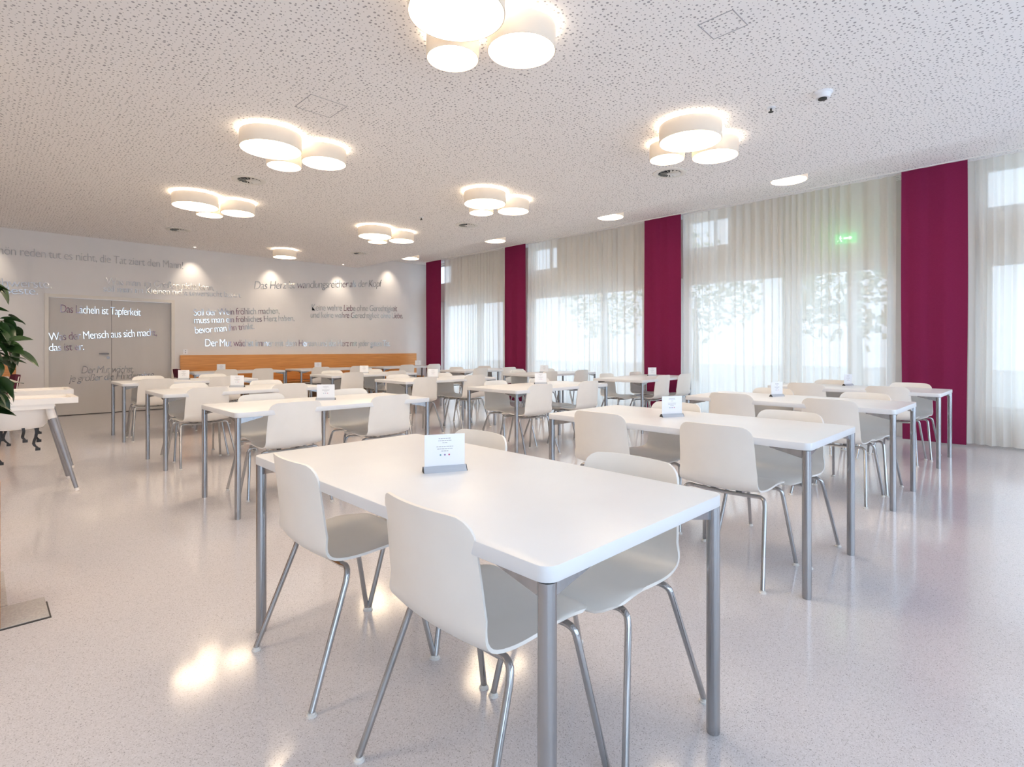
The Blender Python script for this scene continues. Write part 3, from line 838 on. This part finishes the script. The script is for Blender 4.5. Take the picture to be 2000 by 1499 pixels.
# ------------------------------------------------------------------ high chairs at the edge of the aisle
def high_chair(loc, rz, label):
    """faces +X"""
    t = thing('high_chair', label, 'high chair', loc, rz, 'white high chairs in a row')
    # bucket seat
    bm = bmesh.new(); n = 28
    def ring(z, x0, x1, hy, pw=3.0):
        out = []
        for k in range(n):
            a = 2 * math.pi * k / n; c, s = math.cos(a), math.sin(a)
            out.append(((x0 + x1) / 2 + (x1 - x0) / 2 * math.copysign(abs(c) ** (2 / pw), c), hy * math.copysign(abs(s) ** (2 / pw), s), z))
        return out
    rings = [ring(.52, -.10, .10, .10), ring(.53, -.17, .16, .155), ring(.565, -.20, .185, .18), ring(.64, -.215, .195, .19), ring(.715, -.225, .20, .20)]
    vr = [[bm.verts.new(p) for p in r] for r in rings]
    for a, b in zip(vr, vr[1:]):
        for k in range(n): bm.faces.new((a[k], a[(k + 1) % n], b[(k + 1) % n], b[k]))
    bm.faces.new(vr[0][::-1])
    bmesh.ops.recalc_face_normals(bm, faces=bm.faces)
    bmesh.ops.solidify(bm, geom=list(bm.faces), thickness=.006)
    box(bm, -.235, .215, -.225, -.185, .690, .728); box(bm, -.235, .215, .185, .225, .690, .728)
    mk('bucket_seat', bm, M_HCW, t, smooth=True)
    bm = bmesh.new(); rows = []
    for k in range(8):
        z = .70 + .21 * k / 7; w = .19 * (1 - .25 * (k / 7) ** 3)
        rows.append([bm.verts.new((-.215 - .05 * k / 7 + .05 * (s * s), w * s, z - .02 * s * s)) for s in (-1, -.75, -.4, 0, .4, .75, 1)])
    for r0, r1 in zip(rows, rows[1:]):
        for i in range(6): bm.faces.new((r0[i], r0[i + 1], r1[i + 1], r1[i]))
    bmesh.ops.solidify(bm, geom=list(bm.faces), thickness=.010); bmesh.ops.recalc_face_normals(bm, faces=bm.faces)
    mk('backrest', bm, M_HCW, t, smooth=True)
    bm = B(-.10, .37, -.23, .23, .728, .757)
    for a in ((-.10, .37, -.23, -.205), (-.10, .37, .205, .23), (.33, .37, -.205, .205), (-.10, -.075, -.205, .205)): box(bm, *a, .757, .776)
    mk('tray', bm, M_HCW, t, bevel=.006)
    for sx, tx in ((.35, .185), (-.24, -.15)):
        for sy in (-1, 1):
            a = Vector((sx, sy * .30, .018)); b = Vector((tx, sy * .165, .70))
            bm = bmesh.new(); tube(bm, [a, a.lerp(b, .95)], [.015, .023], 14)
            leg = mk('leg', bm, M_HCL, t, smooth=True)
            bm = bmesh.new(); tube(bm, [Vector((sx + .004, sy * .303, 0)), a + Vector((0, 0, .006))], .018, 12); mk('foot_cap', bm, M_HCW, leg, smooth=True)
            bm = bmesh.new(); tube(bm, [a.lerp(b, .86), a.lerp(b, 1.01)], .029, 12); mk('leg_socket', bm, M_HCW, leg, smooth=True)
    rnd = random.Random(int(loc[1] * 10))
    for x, y, l_ in ((.10, -.12, .20), (.02, -.16, .12), (-.12, -.05, .30), (-.17, .05, .26), (.12, .10, .16)):
        bm = bmesh.new()
        z0 = .56
        pts = catmull([(x, y, z0), (x + .01, y, z0 - l_ * .4), (x + rnd.uniform(-.02, .02), y + .01, z0 - l_ * .8), (x + .02, y, z0 - l_)], 3)
        prev = None
        for p in pts:
            cur = [bm.verts.new((p.x - .010, p.y, p.z)), bm.verts.new((p.x + .010, p.y, p.z)), bm.verts.new((p.x + .010, p.y + .003, p.z)), bm.verts.new((p.x - .010, p.y + .003, p.z))]
            if prev:
                for i in range(4): bm.faces.new((prev[i], prev[(i + 1) % 4], cur[(i + 1) % 4], cur[i]))
            prev = cur
        box(bm, x + .002, x + .034, y - .006, y + .010, z0 - l_ - .018, z0 - l_ + .004)
        mk('harness_strap', bm, M_BLACK, t)
    return t
high_chair((.24, 6.06, 0), R(0), 'white high chair with tray, the one closer to the planter')
high_chair((.32, 7.18, 0), R(0), 'white high chair behind the other, its tray showing above')

# ------------------------------------------------------------------ planter and plant at the edge
t = thing('wooden_planter', 'wooden planter box standing on the grey floor cover at the edge', 'planter', (-.23, 3.43, .008))
bm = bmesh.new()
for k in range(5):
    z = .0 + k * .125
    for a in ((-.30, .30, -.30, -.28), (-.30, .30, .28, .30), (-.30, -.28, -.28, .28), (.28, .30, -.28, .28)):
        box(bm, a[0], a[1], a[2], a[3], z, z + .118)
mk('slat_box', bm, M_PLANTER, t, bevel=.003)
mk('soil', B(-.275, .275, -.275, .275, .01, .56), M_SOIL, t)
def leaf_bm(bm, M_, L, W, droop):
    n = 7; rows = []
    for i in range(n + 1):
        f = i / n; w = W * math.sin(math.pi * f ** .8) ** .8 if 0 < f < 1 else 0.0008
        z = -droop * f * f * L
        rows.append([bm.verts.new(M_ @ Vector((L * f, s * w, z + abs(s) * w * .35))) for s in (-1, 0, 1)])
    for a, b in zip(rows, rows[1:]):
        for k in range(2): bm.faces.new((a[k], a[k + 1], b[k + 1], b[k]))
plant = thing('rubber_plant', 'leafy green plant growing out of the wooden planter', 'plant', (-.23, 3.43, .568))
rnd = random.Random(21)
bs = bmesh.new(); bl = bmesh.new()
tube(bs, [(0, 0, -.02), (.01, 0, .3), (.0, .01, .62), (.02, 0, .95)], [.016, .013, .010, .006], 8)
tube(bs, [(.03, .02, -.02), (.07, .03, .3), (.10, .02, .55), (.13, .03, .8)], [.012, .010, .008, .004], 8)
for k in range(64):
    z = rnd.uniform(.34, .92); az = rnd.uniform(0, 2 * math.pi) if k % 2 else rnd.uniform(-.9, .7)
    L = rnd.uniform(.12, .29)
    ox, oy = (.02, 0) if k % 3 else (.08, .02)
    e = Vector((ox + math.cos(az) * L, oy + math.sin(az) * L, z + rnd.uniform(-.06, .08)))
    tube(bs, catmull([(ox, oy, z - .08), (ox + math.cos(az) * L * .5, oy + math.sin(az) * L * .5, z - .0), tuple(e)], 3), .0028, 6)
    for j in range(5):
        a2 = az + rnd.uniform(-1.3, 1.3); pit = rnd.uniform(-.2, 1.1)
        Mx = Matrix.Translation(e + Vector((rnd.uniform(-.03, .03), rnd.uniform(-.03, .03), rnd.uniform(-.03, .03)))) @ Matrix.Rotation(a2, 4, 'Z') @ Matrix.Rotation(pit, 4, 'Y') @ Matrix.Rotation(rnd.uniform(-.6, .6), 4, 'X')
        leaf_bm(bl, Mx, rnd.uniform(.085, .125), rnd.uniform(.021, .030), rnd.uniform(0, .5))
mk('stems', bs, M_STEM, plant, smooth=True)
mk('leaves', bl, M_LEAF, plant, smooth=True)
# flush floor cover
t = thing('floor_cover', 'grey floor access cover with dark open joint beside the planter', 'floor cover', (-.2, 3.13, 0))
mk('cover_plate', B(-.6, .428, .005, .265, 0, .006), M_GREYPLATE, t)
mk('cover_plate', B(-.6, .30, .270, .80, 0, .0075), M_GREYPLATE, t)
bm = bmesh.new(); box(bm, -.6, .434, -.003, .005, 0, .004); box(bm, .428, .434, .005, .2, 0, .004)
mk('open_joint', bm, M_GAP, t)

# ------------------------------------------------------------------ outside
struct('ground_outside', B(XW + .31, 40, -15, 40, -.15, -.03), noisy('terrace_paving', (.50, .50, .49), (.60, .60, .58), 3, .9))
M_HEDGE = noisy('outdoor_foliage', (.36, .43, .31), (.58, .65, .50), 6, .8)
def tree(x, y, h, r, lab):
    t = thing('garden_tree', lab, 'tree', (x, y, -.03), 0, 'trees outside the windows')
    bm = bmesh.new(); tube(bm, [(0, 0, 0), (.05, .02, h * .3), (0, 0, h * .6)], [.12, .09, .05], 10); mk('trunk', bm, M_STEM, t, smooth=True)
    rn = random.Random(int(x * 7 + y * 3)); bm = bmesh.new()
    for k in range(900):
        a = rn.uniform(0, 2 * math.pi); v = rn.uniform(-1, 1); q = rn.uniform(.75, 1.05) * (1 + .18 * math.sin(3 * a + v * 4))
        s = math.sqrt(1 - v * v)
        c = Vector((r * q * s * math.cos(a), r * q * s * math.sin(a), h * .66 + h * .34 * q * v))
        u = Vector((rn.gauss(0, 1), rn.gauss(0, 1), rn.gauss(0, 1))).normalized() * .16; w = u.orthogonal().normalized() * .10
        bm.faces.new([bm.verts.new(c + d_) for d_ in (u, w, -u, -w)])
    mk('crown', bm, M_HEDGE, t)
for x, y, h, r, l_ in ((16, 3.6, 4.8, 1.7, 'pale tree outside behind the bay with the exit sign'), (19, 9.5, 5.2, 1.9, 'pale tree outside behind the middle bay'), (14, -1.4, 3.6, 1.5, 'pale tree outside behind the sill window'), (24, 17, 5.6, 2.2, 'pale tree outside behind the corner bay')):
    tree(x, y, h, r, l_)

# daylight portals in the window openings (guide the sky's own light)
def portal(y0, y1, z0, z1):
    ld = bpy.data.lights.new('sky_portal', 'AREA'); ld.shape = 'RECTANGLE'; ld.size = z1 - z0; ld.size_y = y1 - y0
    ld.cycles.is_portal = True
    o = bpy.data.objects.new('sky_portal', ld); C.objects.link(o)
    o.location = (XW + .29, (y0 + y1) / 2, (z0 + z1) / 2); o.rotation_euler = (0, R(90), 0)
ld = bpy.data.lights.new('sky_portal', 'AREA'); ld.shape = 'RECTANGLE'; ld.size = LW; ld.size_y = 2.8; ld.cycles.is_portal = True
o = bpy.data.objects.new('sky_portal', ld); C.objects.link(o); o.location = (X0 + .4 + LW / 2, Y0 - .16, 1.5); o.rotation_euler = (R(90), 0, 0)
for _, a, b, z0, z1 in WY: portal(a, b, z0, z1)
for a, b in CL: portal(a, b, CLZ, ZH - .03)
